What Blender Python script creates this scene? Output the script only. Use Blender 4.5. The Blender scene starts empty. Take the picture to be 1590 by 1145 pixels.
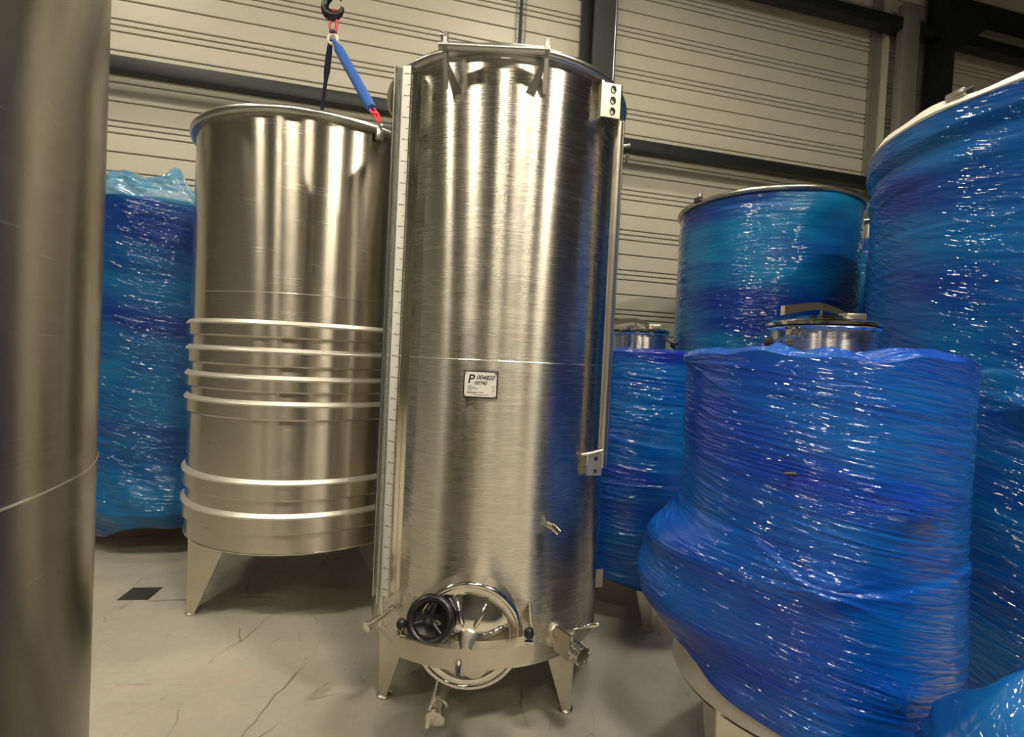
import bpy, bmesh, math, random
import numpy as np
from mathutils import Vector, Matrix
from math import sin, cos, pi, radians as rad

random.seed(4)
scene = bpy.context.scene
COL = scene.collection

# ------------------------------------------------------------------ camera, world, exposure
CAM_Z = 1.56
PITCH, ROLL, FPX = 0.02136, 0.0483, 770.9
cam_data = bpy.data.cameras.new('camera')
cam_data.sensor_fit = 'HORIZONTAL'
cam_data.sensor_width = 36.0
cam_data.lens = 36.0 * FPX / 1590.0
cam_data.clip_start = 0.05
cam = bpy.data.objects.new('camera', cam_data)
COL.objects.link(cam)
cp, sp, cr, sr = cos(PITCH), sin(PITCH), cos(ROLL), sin(ROLL)
fwd = Vector((0, cp, -sp)); up0 = Vector((0, sp, cp)); rt0 = Vector((1, 0, 0))
rt = rt0 * cr + up0 * sr
up = -rt0 * sr + up0 * cr
M = Matrix((rt, up, -fwd)).transposed().to_4x4()
M.translation = (0, 0, CAM_Z)
cam.matrix_world = M
scene.camera = cam

world = bpy.data.worlds.new('hall_ambient')
scene.world = world
world.use_nodes = True
world.node_tree.nodes['Background'].inputs[0].default_value = (1.0, 0.95, 0.86, 1)
world.node_tree.nodes['Background'].inputs[1].default_value = 0.15

scene.view_settings.view_transform = 'Standard'
scene.view_settings.look = 'None'
scene.view_settings.gamma = 1.0
scene.view_settings.use_curve_mapping = False
scene.view_settings.exposure = 0.12
scene.cycles.use_denoising = True
scene.cycles.max_bounces = 8
scene.cycles.glossy_bounces = 5
scene.cycles.transparent_max_bounces = 12
scene.cycles.sample_clamp_indirect = 6.0

LAMP_POWER = 470.0                       # emission strength of the ceiling lamps
# x, y, relative strength, where it hangs
LAMP_SPOTS = [(-4.9, -1.0, 0.28, 'leftmost of the second row'), (-2.1, -0.6, 0.50, 'second from the left in the second row'),
              (1.0, -0.5, 0.46, 'third from the left in the second row'), (3.5, -0.4, 0.72, 'rightmost of the second row'),
              (-4.3, 2.6, 0.16, 'leftmost of the row nearest the cream wall'), (0.6, 3.3, 0.30, 'rightmost of the row nearest the cream wall'),
              (-4.2, -5.4, 0.22, 'leftmost of the third row'), (-0.35, -4.1, 0.25, 'middle of the third row'), (3.3, -3.6, 0.26, 'rightmost of the third row'),
              (0.4, -8.0, 0.16, 'leftmost of the last row'), (4.2, -7.2, 0.16, 'rightmost of the last row')]
LAMP_Z = 6.6

# ------------------------------------------------------------------ materials
def nodes_of(name):
    m = bpy.data.materials.new(name); m.use_nodes = True
    nt = m.node_tree
    return m, nt, nt.nodes, nt.links, nt.nodes['Principled BSDF']

def setin(b, **kw):
    for k, v in kw.items():
        k = k.replace('_', ' ')
        if k in b.inputs: b.inputs[k].default_value = v

def plain(name, col, rough=0.5, metal=0.0, **kw):
    m, nt, N, L, b = nodes_of(name)
    tc = N.new('ShaderNodeTexCoord'); nz = N.new('ShaderNodeTexNoise')
    nz.inputs['Scale'].default_value = kw.pop('nscale', 14.0); nz.inputs['Detail'].default_value = 4
    L.new(tc.outputs['Object'], nz.inputs['Vector'])
    rp = N.new('ShaderNodeValToRGB')
    v = kw.pop('var', 0.08)
    rp.color_ramp.elements[0].color = (*[c * (1 - v) for c in col], 1)
    rp.color_ramp.elements[1].color = (*[min(1, c * (1 + v)) for c in col], 1)
    L.new(nz.outputs['Fac'], rp.inputs['Fac']); L.new(rp.outputs['Color'], b.inputs['Base Color'])
    setin(b, Roughness=rough, Metallic=metal, **kw)
    return m

def math_node(N, L, op, a, b=None):
    n = N.new('ShaderNodeMath'); n.operation = op
    for i, q in enumerate((a, b)):
        if q is None: continue
        if isinstance(q, (int, float)): n.inputs[i].default_value = q
        else: L.new(q, n.inputs[i])
    return n.outputs[0]

def brushed_steel(name, col, rough=0.3, aniso=0.8, streak=260.0, smear=0.08):
    m, nt, N, L, b = nodes_of(name)
    uv = N.new('ShaderNodeUVMap'); uv.uv_map = 'UVMap'
    mp = N.new('ShaderNodeMapping'); mp.inputs['Scale'].default_value = (5.0, streak, 1)
    L.new(uv.outputs[0], mp.inputs[0])
    n1 = N.new('ShaderNodeTexNoise'); n1.inputs['Scale'].default_value = 1.0; n1.inputs['Detail'].default_value = 3
    L.new(mp.outputs[0], n1.inputs['Vector'])
    mp2 = N.new('ShaderNodeMapping'); mp2.inputs['Scale'].default_value = (2.5, 9.0, 1)
    L.new(uv.outputs[0], mp2.inputs[0])
    n2 = N.new('ShaderNodeTexNoise'); n2.inputs['Scale'].default_value = 1.0; n2.inputs['Detail'].default_value = 5
    L.new(mp2.outputs[0], n2.inputs['Vector'])
    rp = N.new('ShaderNodeValToRGB')
    rp.color_ramp.elements[0].color = (*[c * 0.93 for c in col], 1)
    rp.color_ramp.elements[1].color = (*[min(1, c * 1.04) for c in col], 1)
    rp.color_ramp.elements[0].position = 0.3; rp.color_ramp.elements[1].position = 0.7
    L.new(n1.outputs['Fac'], rp.inputs['Fac'])
    L.new(rp.outputs['Color'], b.inputs['Base Color'])
    r1 = math_node(N, L, 'MULTIPLY', n1.outputs['Fac'], 0.10)
    r2 = math_node(N, L, 'MULTIPLY', n2.outputs['Fac'], smear)
    r3 = math_node(N, L, 'ADD', r1, r2)
    r4 = math_node(N, L, 'ADD', r3, rough - 0.05 - smear / 2)
    L.new(r4, b.inputs['Roughness'])
    bp = N.new('ShaderNodeBump'); bp.inputs['Strength'].default_value = 0.05; bp.inputs['Distance'].default_value = 0.001
    L.new(n1.outputs['Fac'], bp.inputs['Height'])
    # slow waviness of the rolled sheet
    bp2 = N.new('ShaderNodeBump'); bp2.inputs['Strength'].default_value = 0.03; bp2.inputs['Distance'].default_value = 0.01
    L.new(n2.outputs['Fac'], bp2.inputs['Height']); L.new(bp.outputs[0], bp2.inputs['Normal'])
    L.new(bp2.outputs[0], b.inputs['Normal'])
    tg = N.new('ShaderNodeTangent'); tg.direction_type = 'UV_MAP'; tg.uv_map = 'UVMap'
    L.new(tg.outputs[0], b.inputs['Tangent'])
    setin(b, Metallic=1.0, Anisotropic=aniso, Anisotropic_Rotation=0.25)
    return m

def film(name, deep, pale, rough=0.16, skew=0.25, streak=34.0, bump=0.7, band=2.6, alpha=None):
    """stretch film: overlapped bands of different depth of colour, fine pulled wrinkles, glossy skin"""
    m, nt, N, L, b = nodes_of(name)
    uv = N.new('ShaderNodeUVMap'); uv.uv_map = 'UVMap'
    sx = N.new('ShaderNodeSeparateXYZ'); L.new(uv.outputs[0], sx.inputs[0])
    sk = math_node(N, L, 'MULTIPLY', sx.outputs[0], skew)
    v = math_node(N, L, 'ADD', sx.outputs[1], sk)
    cb = N.new('ShaderNodeCombineXYZ'); L.new(sx.outputs[0], cb.inputs[0]); L.new(v, cb.inputs[1])
    def noise(sxx, syy, detail=4, dist=0.0, off=0.0):
        mp = N.new('ShaderNodeMapping'); mp.inputs['Scale'].default_value = (sxx, syy, 1); mp.inputs['Location'].default_value = (off, off * 1.7, off)
        L.new(cb.outputs[0], mp.inputs[0])
        n = N.new('ShaderNodeTexNoise'); n.inputs['Scale'].default_value = 1; n.inputs['Detail'].default_value = detail; n.inputs['Distortion'].default_value = dist
        L.new(mp.outputs[0], n.inputs['Vector']); return n.outputs['Fac']
    bands = noise(0.5, band, 2, 0.3)
    mott = noise(1.6, 3.2, 3, 0.4, 3.1)
    fine = noise(7.0, streak * 2.4, 2, 0.1, 7.7)
    mid = noise(4.2, streak * 0.9, 2, 0.3, 1.3)
    cr_ = noise(9.0, 26.0, 4, 1.2, 5.5)
    mix = math_node(N, L, 'ADD', math_node(N, L, 'MULTIPLY', bands, 0.62), math_node(N, L, 'MULTIPLY', mott, 0.38))
    mix = math_node(N, L, 'ADD', mix, math_node(N, L, 'MULTIPLY', math_node(N, L, 'SUBTRACT', fine, 0.5), 0.10))
    rp = N.new('ShaderNodeValToRGB')
    e = rp.color_ramp.elements
    e[0].position = 0.38; e[0].color = (*deep, 1)
    e[1].position = 0.60; e[1].color = (*pale, 1)
    q = e.new(0.47); q.color = (*[deep[i] * 0.62 + pale[i] * 0.38 for i in range(3)], 1)
    L.new(mix, rp.inputs['Fac']); L.new(rp.outputs['Color'], b.inputs['Base Color'])
    def ridge(n, p):
        a = math_node(N, L, 'ABSOLUTE', math_node(N, L, 'SUBTRACT', math_node(N, L, 'MULTIPLY', n, 2.0), 1.0))
        return math_node(N, L, 'POWER', math_node(N, L, 'SUBTRACT', 1.0, a), p)
    h = math_node(N, L, 'ADD', math_node(N, L, 'MULTIPLY', ridge(fine, 3.0), 0.35), math_node(N, L, 'MULTIPLY', ridge(mid, 5.0), 0.9))
    h = math_node(N, L, 'ADD', h, math_node(N, L, 'MULTIPLY', cr_, 0.35))
    bp = N.new('ShaderNodeBump'); bp.inputs['Strength'].default_value = bump; bp.inputs['Distance'].default_value = 0.012
    L.new(h, bp.inputs['Height'])
    bs = N.new('ShaderNodeBump'); bs.inputs['Strength'].default_value = 0.05; bs.inputs['Distance'].default_value = 0.012
    L.new(h, bs.inputs['Height']); L.new(bs.outputs[0], b.inputs['Normal'])
    if 'Coat Normal' in b.inputs: L.new(bp.outputs[0], b.inputs['Coat Normal'])
    setin(b, Roughness=0.5, Specular_IOR_Level=0.12, Coat_Weight=1.0, Coat_Roughness=rough * 0.22, Coat_IOR=1.42)
    if alpha is not None: setin(b, Alpha=alpha)
    return m

STEEL = brushed_steel('brushed_stainless', (0.66, 0.63, 0.575), 0.27, 1.0)
STEEL_L = brushed_steel('brushed_stainless_banded', (0.62, 0.58, 0.505), 0.25, 1.0)
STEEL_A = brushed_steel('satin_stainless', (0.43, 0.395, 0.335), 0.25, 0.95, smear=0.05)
RIM = plain('rolled_rim_steel', (0.52, 0.51, 0.49), 0.28, 1.0, var=0.05)
POLISH = plain('polished_stainless', (0.78, 0.75, 0.69), 0.10, 1.0, var=0.04)
SATIN = plain('satin_plate_steel', (0.66, 0.62, 0.54), 0.34, 1.0, var=0.10)
EDGE = plain('matt_lit_edge', (0.80, 0.77, 0.70), 0.42, 0.85)  # paler than the bands, so their sloped tops look lit by colour
WELD = plain('weld_seam', (0.80, 0.78, 0.72), 0.22, 1.0)
BLACKP = plain('black_plastic', (0.012, 0.012, 0.013), 0.28)
WHITE = plain('white_scale_strip', (0.72, 0.71, 0.68), 0.45, var=0.03)
INK = plain('ink', (0.012, 0.012, 0.014), 0.6)
TICK = plain('tick_print', (0.10, 0.10, 0.11), 0.6)
PLATE = plain('nameplate_white', (0.82, 0.81, 0.78), 0.3, var=0.03)
DARKFR = plain('dark_frame', (0.07, 0.068, 0.065), 0.45, 0.6)
GALV = plain('galvanised_post', (0.26, 0.255, 0.225), 0.45, 0.3, var=0.12)
COLUMN = plain('dark_green_grey_steel', (0.009, 0.012, 0.012), 0.5, var=0.2)
COLBLUE = plain('blue_edge_paint', (0.02, 0.06, 0.17), 0.35)
CLAD = plain('cream_cladding', (0.54, 0.515, 0.435), 0.42, 0.0, var=0.035, nscale=2.0)
CLADBACK = plain('cladding_groove', (0.20, 0.185, 0.155), 0.6)  # darker than the strips: the grooves' shade is put into the backing colour
HALLWALL = plain('hall_wall', (0.13, 0.125, 0.115), 0.6, var=0.1, nscale=0.8)
CEIL = plain('roof_sheet', (0.06, 0.06, 0.06), 0.6)
RUBBER = plain('dark_plate', (0.03, 0.03, 0.028), 0.7)
SLINGB = plain('blue_sling_sleeve', (0.008, 0.085, 0.38), 0.6, nscale=60, var=0.25)
SLINGD = plain('navy_webbing', (0.012, 0.016, 0.055), 0.7, nscale=80, var=0.3)
RED = plain('red_link', (0.55, 0.03, 0.05), 0.4)
HOOKM = plain('black_hook', (0.018, 0.014, 0.016), 0.35, 0.4)
YEL = plain('yellow_block', (0.50, 0.28, 0.02), 0.5)
LINK = plain('pale_ring', (0.70, 0.66, 0.58), 0.4)
FOAM = plain('grey_bubble_foam', (0.50, 0.47, 0.42), 0.45, var=0.18, nscale=50)
WFOAM = plain('white_foam_edge', (0.80, 0.76, 0.68), 0.6, var=0.1, nscale=40)
BLUE_F = film('blue_stretch_film_front', (0.000, 0.020, 0.34), (0.000, 0.115, 0.47), skew=0.16, band=1.9)
BLUE_R = film('blue_stretch_film_large', (0.000, 0.020, 0.22), (0.000, 0.100, 0.33), skew=0.30, band=2.2, streak=26)
BLUE_B = film('blue_stretch_film_far', (0.000, 0.022, 0.20), (0.000, 0.125, 0.31), skew=0.03, band=2.7, streak=20)
BLUE_H = film('blue_stretch_film_left', (0.000, 0.026, 0.19), (0.000, 0.120, 0.32), skew=0.18, band=2.4, streak=18, bump=0.9)
BLUE_G = film('blue_stretch_film_small', (0.000, 0.018, 0.29), (0.000, 0.130, 0.44), skew=0.10, band=2.5, streak=22, bump=0.8)
BLUE_X = film('blue_loose_film', (0.000, 0.040, 0.24), (0.002, 0.105, 0.36), skew=0.5, band=3.0, streak=10, bump=0.5)
BLUE_S = plain('blue_protective_foil', (0.01, 0.10, 0.30), 0.2, 0.5)

def glass_mat():
    m, nt, N, L, b = nodes_of('clear_gauge_tube')
    setin(b, Base_Color=(0.75, 0.85, 0.88, 1), Roughness=0.05, Transmission_Weight=0.9, IOR=1.3)
    return m
TUBEGL = glass_mat()

def clear_film():
    m, nt, N, L, b = nodes_of('pale_blue_film_crumple')
    tc = N.new('ShaderNodeTexCoord')
    n = N.new('ShaderNodeTexNoise'); n.inputs['Scale'].default_value = 9; n.inputs['Detail'].default_value = 6; n.inputs['Distortion'].default_value = 1.0
    L.new(tc.outputs['Object'], n.inputs['Vector'])
    bp = N.new('ShaderNodeBump'); bp.inputs['Strength'].default_value = 0.8; bp.inputs['Distance'].default_value = 0.04
    L.new(n.outputs['Fac'], bp.inputs['Height']); L.new(bp.outputs[0], b.inputs['Normal'])
    setin(b, Base_Color=(0.05, 0.32, 0.60, 1), Roughness=0.12, Alpha=0.6, Coat_Weight=1.0, Coat_Roughness=0.05)
    return m
CLEARF = clear_film()

def lamp_mat(k):
    m, nt, N, L, b = nodes_of('lamp_lens')
    setin(b, Base_Color=(1, 0.9, 0.7, 1), Emission_Color=(1.0, 0.89, 0.69, 1), Emission_Strength=LAMP_POWER * k)
    return m

def floor_mat():
    m, nt, N, L, b = nodes_of('worn_concrete')
    tc = N.new('ShaderNodeTexCoord')
    def noise(s, d=6, dist=0.0):
        n = N.new('ShaderNodeTexNoise'); n.inputs['Scale'].default_value = s; n.inputs['Detail'].default_value = d
        n.inputs['Distortion'].default_value = dist; n.inputs['Roughness'].default_value = 0.62
        L.new(tc.outputs['Object'], n.inputs['Vector']); return n.outputs['Fac']
    big = noise(1.3, 8, 0.4); fine = noise(30, 6)
    rp = N.new('ShaderNodeValToRGB')
    e = rp.color_ramp.elements
    e[0].position = 0.28; e[0].color = (0.30, 0.28, 0.235, 1)
    e[1].position = 0.72; e[1].color = (0.46, 0.435, 0.375, 1)
    mixv = math_node(N, L, 'ADD', math_node(N, L, 'MULTIPLY', big, 0.75), math_node(N, L, 'MULTIPLY', fine, 0.25))
    L.new(mixv, rp.inputs['Fac'])
    col = rp.outputs['Color']
    # tyre scuffs and scratches: thin lines of distorted voronoi edges at two sizes, broken up by noise
    for sc, wid, lo, strength in ((0.9, 0.0042, 0.50, 0.70), (1.7, 0.0050, 0.52, 0.6), (2.9, 0.006, 0.56, 0.5)):
        nn = N.new('ShaderNodeTexNoise'); nn.inputs['Scale'].default_value = 2.2; nn.inputs['Detail'].default_value = 3
        L.new(tc.outputs['Object'], nn.inputs['Vector'])
        va = N.new('ShaderNodeVectorMath'); va.operation = 'MULTIPLY_ADD'
        va.inputs[1].default_value = (0.22, 0.22, 0); L.new(nn.outputs['Color'], va.inputs[0]); L.new(tc.outputs['Object'], va.inputs[2])
        mp = N.new('ShaderNodeMapping'); mp.inputs['Rotation'].default_value = (0, 0, 0.6 * sc); mp.inputs['Scale'].default_value = (sc, sc * 0.45, 1)
        L.new(va.outputs[0], mp.inputs[0])
        vo = N.new('ShaderNodeTexVoronoi'); vo.feature = 'DISTANCE_TO_EDGE'; vo.inputs['Scale'].default_value = 1.0
        vo.voronoi_dimensions = '2D'
        L.new(mp.outputs[0], vo.inputs['Vector'])
        line = math_node(N, L, 'LESS_THAN', vo.outputs['Distance'], wid)
        brk = noise(1.9 * sc, 4, 0.2)
        gate = N.new('ShaderNodeMapRange'); gate.inputs['From Min'].default_value = lo - 0.04; gate.inputs['From Max'].default_value = lo + 0.10
        L.new(brk, gate.inputs['Value'])
        fac = math_node(N, L, 'MULTIPLY', line, gate.outputs[0])
        fac = math_node(N, L, 'MULTIPLY', fac, strength)
        mx = N.new('ShaderNodeMix'); mx.data_type = 'RGBA'
        L.new(fac, mx.inputs['Factor']); L.new(col, mx.inputs['A']); mx.inputs['B'].default_value = (0.09, 0.08, 0.065, 1)
        col = mx.outputs['Result']
    L.new(col, b.inputs['Base Color'])
    bp = N.new('ShaderNodeBump'); bp.inputs['Strength'].default_value = 0.12; bp.inputs['Distance'].default_value = 0.01
    L.new(fine, bp.inputs['Height']); L.new(bp.outputs[0], b.inputs['Normal'])
    setin(b, Roughness=0.55)
    return m
FLOORM = floor_mat()

# ------------------------------------------------------------------ mesh helpers
class MB:
    """collects shapes; build() links them as one mesh object"""
    def __init__(s): s.v = []; s.f = []; s.uv = None; s.flat = []
    def add(s, vs, fs):
        o = len(s.v); s.v += [tuple(p) for p in vs]; s.f += [tuple(i + o for i in q) for q in fs]
        return s
    def box(s, c, d, ax=None, bev=0.0):
        """box centred at c with full sizes d along axes ax (three vectors)"""
        ax = ax or (Vector((1, 0, 0)), Vector((0, 1, 0)), Vector((0, 0, 1)))
        c = Vector(c); h = [q / 2 for q in d]
        if bev <= 0:
            vs = [c + ax[0] * (i * h[0]) + ax[1] * (j * h[1]) + ax[2] * (k * h[2]) for i in (-1, 1) for j in (-1, 1) for k in (-1, 1)]
            return s.add(vs, [(0, 1, 3, 2), (4, 6, 7, 5), (0, 4, 5, 1), (2, 3, 7, 6), (0, 2, 6, 4), (1, 5, 7, 3)])
        bm = bmesh.new(); bmesh.ops.create_cube(bm, size=1.0)
        for v in bm.verts: v.co = Vector((v.co.x * d[0], v.co.y * d[1], v.co.z * d[2]))
        bmesh.ops.bevel(bm, geom=bm.edges[:], offset=bev, segments=2, affect='EDGES', profile=0.5)
        bm.verts.index_update()
        vs = [c + ax[0] * v.co.x + ax[1] * v.co.y + ax[2] * v.co.z for v in bm.verts]
        fs = [[v.index for v in f.verts] for f in bm.faces]
        bm.free(); return s.add(vs, fs)
    def tube(s, pts, r, seg=12, cap=True, closed=False):
        pts = [Vector(p) for p in pts]; n = len(pts)
        rs = r if isinstance(r, (list, tuple)) else [r] * n
        vs = []; prev = None
        for i, p in enumerate(pts):
            if closed: t = pts[(i + 1) % n] - pts[i - 1]
            else: t = pts[min(i + 1, n - 1)] - pts[max(i - 1, 0)]
            t.normalize()
            if prev is None:
                a = Vector((0, 0, 1)) if abs(t.z) < 0.9 else Vector((1, 0, 0))
                u = t.cross(a).normalized()
            else:
                u = (prev - t * prev.dot(t)).normalized()
            prev = u; w = t.cross(u)
            for k in range(seg):
                an = 2 * pi * k / seg
                vs.append(p + (u * cos(an) + w * sin(an)) * rs[i])
        fs = []
        for i in range(n if closed else n - 1):
            for k in range(seg):
                a = i * seg + k; b_ = i * seg + (k + 1) % seg
                j = ((i + 1) % n) * seg
                fs.append((a, b_, j + (k + 1) % seg, j + k))
        if cap and not closed:
            fs.append(tuple(range(seg - 1, -1, -1))); fs.append(tuple((n - 1) * seg + k for k in range(seg)))
        return s.add(vs, fs)
    def lathe(s, prof, seg=96, c=(0, 0, 0), ax=None, close=False):
        """profile of (radius, height) turned about the axis ax[2] through c; a UV map in metres goes with it"""
        ax = ax or (Vector((1, 0, 0)), Vector((0, 1, 0)), Vector((0, 0, 1)))
        c = Vector(c); vs = []; n = len(prof)
        for (r, z) in prof:
            for k in range(seg):
                an = 2 * pi * k / seg
                vs.append(c + ax[0] * (r * cos(an)) + ax[1] * (r * sin(an)) + ax[2] * z)
        fs = []
        for i in range(n if close else n - 1):
            for k in range(seg):
                j = (i + 1) % n
                fs.append((i * seg + k, i * seg + (k + 1) % seg, j * seg + (k + 1) % seg, j * seg + k))
        if not close:
            if prof[0][0] > 1e-5: fs.append(tuple(range(seg - 1, -1, -1)))
            if prof[-1][0] > 1e-5: fs.append(tuple((n - 1) * seg + k for k in range(seg)))
        return s.add(vs, fs)
    def torus(s, c, R, r, ax=None, seg=64, sub=12):
        ax = ax or (Vector((1, 0, 0)), Vector((0, 1, 0)), Vector((0, 0, 1)))
        return s.lathe([(R + r * cos(2 * pi * k / sub), r * sin(2 * pi * k / sub)) for k in range(sub)], seg, c, ax, close=True)
    def ball(s, c, r, seg=20, rings=12, sc=(1, 1, 1)):
        vs = []; fs = []; c = Vector(c)
        for i in range(rings + 1):
            th = pi * i / rings
            for k in range(seg):
                an = 2 * pi * k / seg
                vs.append(c + Vector((sin(th) * cos(an) * r * sc[0], sin(th) * sin(an) * r * sc[1], cos(th) * r * sc[2])))
        for i in range(rings):
            for k in range(seg):
                fs.append((i * seg + k, (i + 1) * seg + k, (i + 1) * seg + (k + 1) % seg, i * seg + (k + 1) % seg))
        return s.add(vs, fs)
    def plate(s, pts, th):
        """flat polygon with thickness th along its normal"""
        pts = [Vector(p) for p in pts]; n = (pts[1] - pts[0]).cross(pts[2] - pts[0]).normalized()
        k = len(pts); vs = pts + [p - n * th for p in pts]
        fs = [tuple(range(k)), tuple(range(2 * k - 1, k - 1, -1))] + [(i, i + k, (i + 1) % k + k, (i + 1) % k) for i in range(k)]
        return s.add(vs, fs)
    def build(s, name, mat, parent=None, smooth=True, loc=None, cyl_uv=None, angle=40):
        me = bpy.data.meshes.new(name); me.from_pydata(s.v, [], s.f); me.update()
        bm = bmesh.new(); bm.from_mesh(me)
        bmesh.ops.remove_doubles(bm, verts=bm.verts[:], dist=1e-6)
        bmesh.ops.dissolve_degenerate(bm, edges=bm.edges[:], dist=1e-7)
        bmesh.ops.recalc_face_normals(bm, faces=bm.faces[:])
        bm.to_mesh(me); bm.free()
        if smooth:
            for p in me.polygons: p.use_smooth = True
            try: me.set_sharp_from_angle(angle=rad(angle))
            except Exception: pass
        if cyl_uv: cyl_uv_map(me, cyl_uv)
        me.materials.append(mat)
        o = bpy.data.objects.new(name, me); COL.objects.link(o)
        if parent is not None: o.parent = parent
        if loc is not None: o.location = loc
        return o

def cyl_uv_map(me, R):
    uvl = me.uv_layers.new(name='UVMap')
    nl = len(me.loops)
    vi = np.empty(nl, np.int32); me.loops.foreach_get('vertex_index', vi)
    co = np.empty(len(me.vertices) * 3); me.vertices.foreach_get('co', co); co = co.reshape(-1, 3)
    ph = np.arctan2(co[:, 0], -co[:, 1])[vi]
    z = co[:, 2][vi]
    for p in me.polygons:               # mend the seam at the back
        a, b = p.loop_start, p.loop_start + p.loop_total
        q = ph[a:b]
        if q.max() - q.min() > pi: ph[a:b] = np.where(q < 0, q + 2 * pi, q)
    uv = np.stack([ph * R, z], -1).astype(np.float32).ravel()
    uvl.data.foreach_set('uv', uv)

def tag(o, label=None, cat=None, group=None, kind=None):
    if label: o['label'] = label
    if cat: o['category'] = cat
    if group: o['group'] = group
    if kind: o['kind'] = kind
    return o

def thing(name, label, cat, loc=(0, 0, 0), rz=0.0, group=None):
    o = bpy.data.objects.new(name, None); COL.objects.link(o)
    o.empty_display_size = 0.2
    o.location = loc; o.rotation_euler = (0, 0, rz)
    return tag(o, label, cat, group)

def pc(phi, r, z):
    """point on a tank: phi in degrees from the side that faces the camera wall, positive to the right"""
    a = rad(phi); return Vector((r * sin(a), -r * cos(a), z))
def frame(phi):
    """(tangent to the right, outward, up) at angle phi"""
    a = rad(phi); return Vector((cos(a), sin(a), 0)), Vector((sin(a), -cos(a), 0)), Vector((0, 0, 1))
def arc(phi0, phi1, r, z, n=16): return [pc(phi0 + (phi1 - phi0) * i / n, r, z) for i in range(n + 1)]

def text_mesh(body, size, name, mat, parent, origin, ax, shear=0.0, thick=0.0004, bold=0.0):
    cu = bpy.data.curves.new(name, 'FONT'); cu.body = body; cu.size = size; cu.extrude = thick; cu.shear = shear; cu.offset = bold
    cu.resolution_u = 3
    tmp = bpy.data.objects.new(name + '_tmp', cu); COL.objects.link(tmp)
    dg = bpy.context.evaluated_depsgraph_get(); dg.update()
    me = bpy.data.meshes.new_from_object(tmp.evaluated_get(dg))
    bpy.data.objects.remove(tmp); bpy.data.curves.remove(cu)
    o0 = Vector(origin)
    for v in me.vertices:
        v.co = o0 + ax[0] * v.co.x + ax[2] * v.co.y + ax[1] * v.co.z
    me.materials.clear(); me.materials.append(mat); me.name = name
    o = bpy.data.objects.new(name, me); COL.objects.link(o); o.parent = parent
    return o

# periodic value noise for folds of film (numpy)
def vnoise(u, v, nu, nv, seed):
    rs = np.random.RandomState(seed); g = rs.rand(nu, nv + 2)
    x = (u % 1.0) * nu; y = np.clip(v, 0, 1) * nv
    i = np.floor(x).astype(int); j = np.minimum(np.floor(y).astype(int), nv)
    fx = x - i; fy = y - j
    fx = fx * fx * (3 - 2 * fx); fy = fy * fy * (3 - 2 * fy)
    i0 = i % nu; i1 = (i + 1) % nu; j1 = np.minimum(j + 1, nv + 1)
    return (g[i0, j] * (1 - fx) + g[i1, j] * fx) * (1 - fy) + (g[i0, j1] * (1 - fx) + g[i1, j1] * fx) * fy

def wrap_mesh(name, mat, parent, R, zlo, zhi, nphi, nz, disp, cap_r=0.0, cap_fn=None, ncap=10, uv_scale=1.0, alpha_top=None):
    """film skin around a tank. zlo, zhi: functions of phi (deg) or numbers; disp(phi_deg, z, t) -> added radius.
    Closed over the top to radius cap_r and turned in under the lower hem."""
    ph = np.linspace(-180, 180, nphi, endpoint=False)
    lo = zlo(ph) if callable(zlo) else np.full(nphi, zlo); hi = zhi(ph) if callable(zhi) else np.full(nphi, zhi)
    t = np.linspace(0, 1, nz)
    P, T = np.meshgrid(ph, t)
    Z = lo[None, :] + (hi - lo)[None, :] * T
    RR = R + disp(P, Z, T)
    rows_r = [RR[0] - 0.035, RR[0] - 0.012]; rows_z = [Z[0] + 0.004, Z[0] + 0.001]
    rows_r += list(RR); rows_z += list(Z)
    for k in range(1, ncap + 1):
        q = k / ncap
        rr = RR[-1] * (1 - q) + cap_r * q
        zz = Z[-1] + (0.012 * sin(min(1, q * 3) * pi / 2)) + (cap_fn(ph, q) if cap_fn else 0.0)
        rows_r.append(rr); rows_z.append(np.broadcast_to(zz, ph.shape))
    A = np.array(rows_r); Zq = np.array(rows_z)
    a = np.radians(ph)[None, :]
    V = np.stack([A * np.sin(a), -A * np.cos(a), Zq], -1).reshape(-1, 3)
    nr = A.shape[0]
    i = np.arange(nr - 1)[:, None] * nphi; k = np.arange(nphi)[None, :]; k1 = (k + 1) % nphi
    Fq = np.stack([i + k, i + k1, i + nphi + k1, i + nphi + k], -1).reshape(-1, 4)
    me = bpy.data.meshes.new(name)
    me.vertices.add(len(V)); me.vertices.foreach_set('co', V.astype(np.float32).ravel())
    me.loops.add(Fq.size); me.loops.foreach_set('vertex_index', Fq.astype(np.int32).ravel())
    me.polygons.add(len(Fq)); me.polygons.foreach_set('loop_start', (np.arange(len(Fq)) * 4).astype(np.int32))
    me.polygons.foreach_set('use_smooth', np.ones(len(Fq), bool))
    me.update(calc_edges=True); me.validate()
    uvl = me.uv_layers.new(name='UVMap')
    lens = np.zeros(nr); 
    cum = np.concatenate([[0], np.cumsum(np.hypot(np.diff(A[:, nphi // 2]), np.diff(Zq[:, nphi // 2])))])
    u = np.radians(ph) * R
    U = np.broadcast_to(u[None, :], (nr, nphi)); Vv = np.broadcast_to(Zq, (nr, nphi)).copy()
    Vv[-ncap:] = Vv[-ncap - 1][None, :] + (cum[-ncap:] - cum[-ncap - 1])[:, None]
    Uf = U.reshape(-1)[Fq]; Vf = Vv.reshape(-1)[Fq]
    last = (Fq[:, 1] % nphi) == 0
    Uf = Uf.copy(); Uf[last, 1] += 2 * pi * R; Uf[last, 2] += 2 * pi * R
    uvl.data.foreach_set('uv', np.stack([Uf, Vf], -1).astype(np.float32).ravel())
    me.materials.append(mat)
    o = bpy.data.objects.new(name, me); COL.objects.link(o); o.parent = parent
    return o

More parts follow.
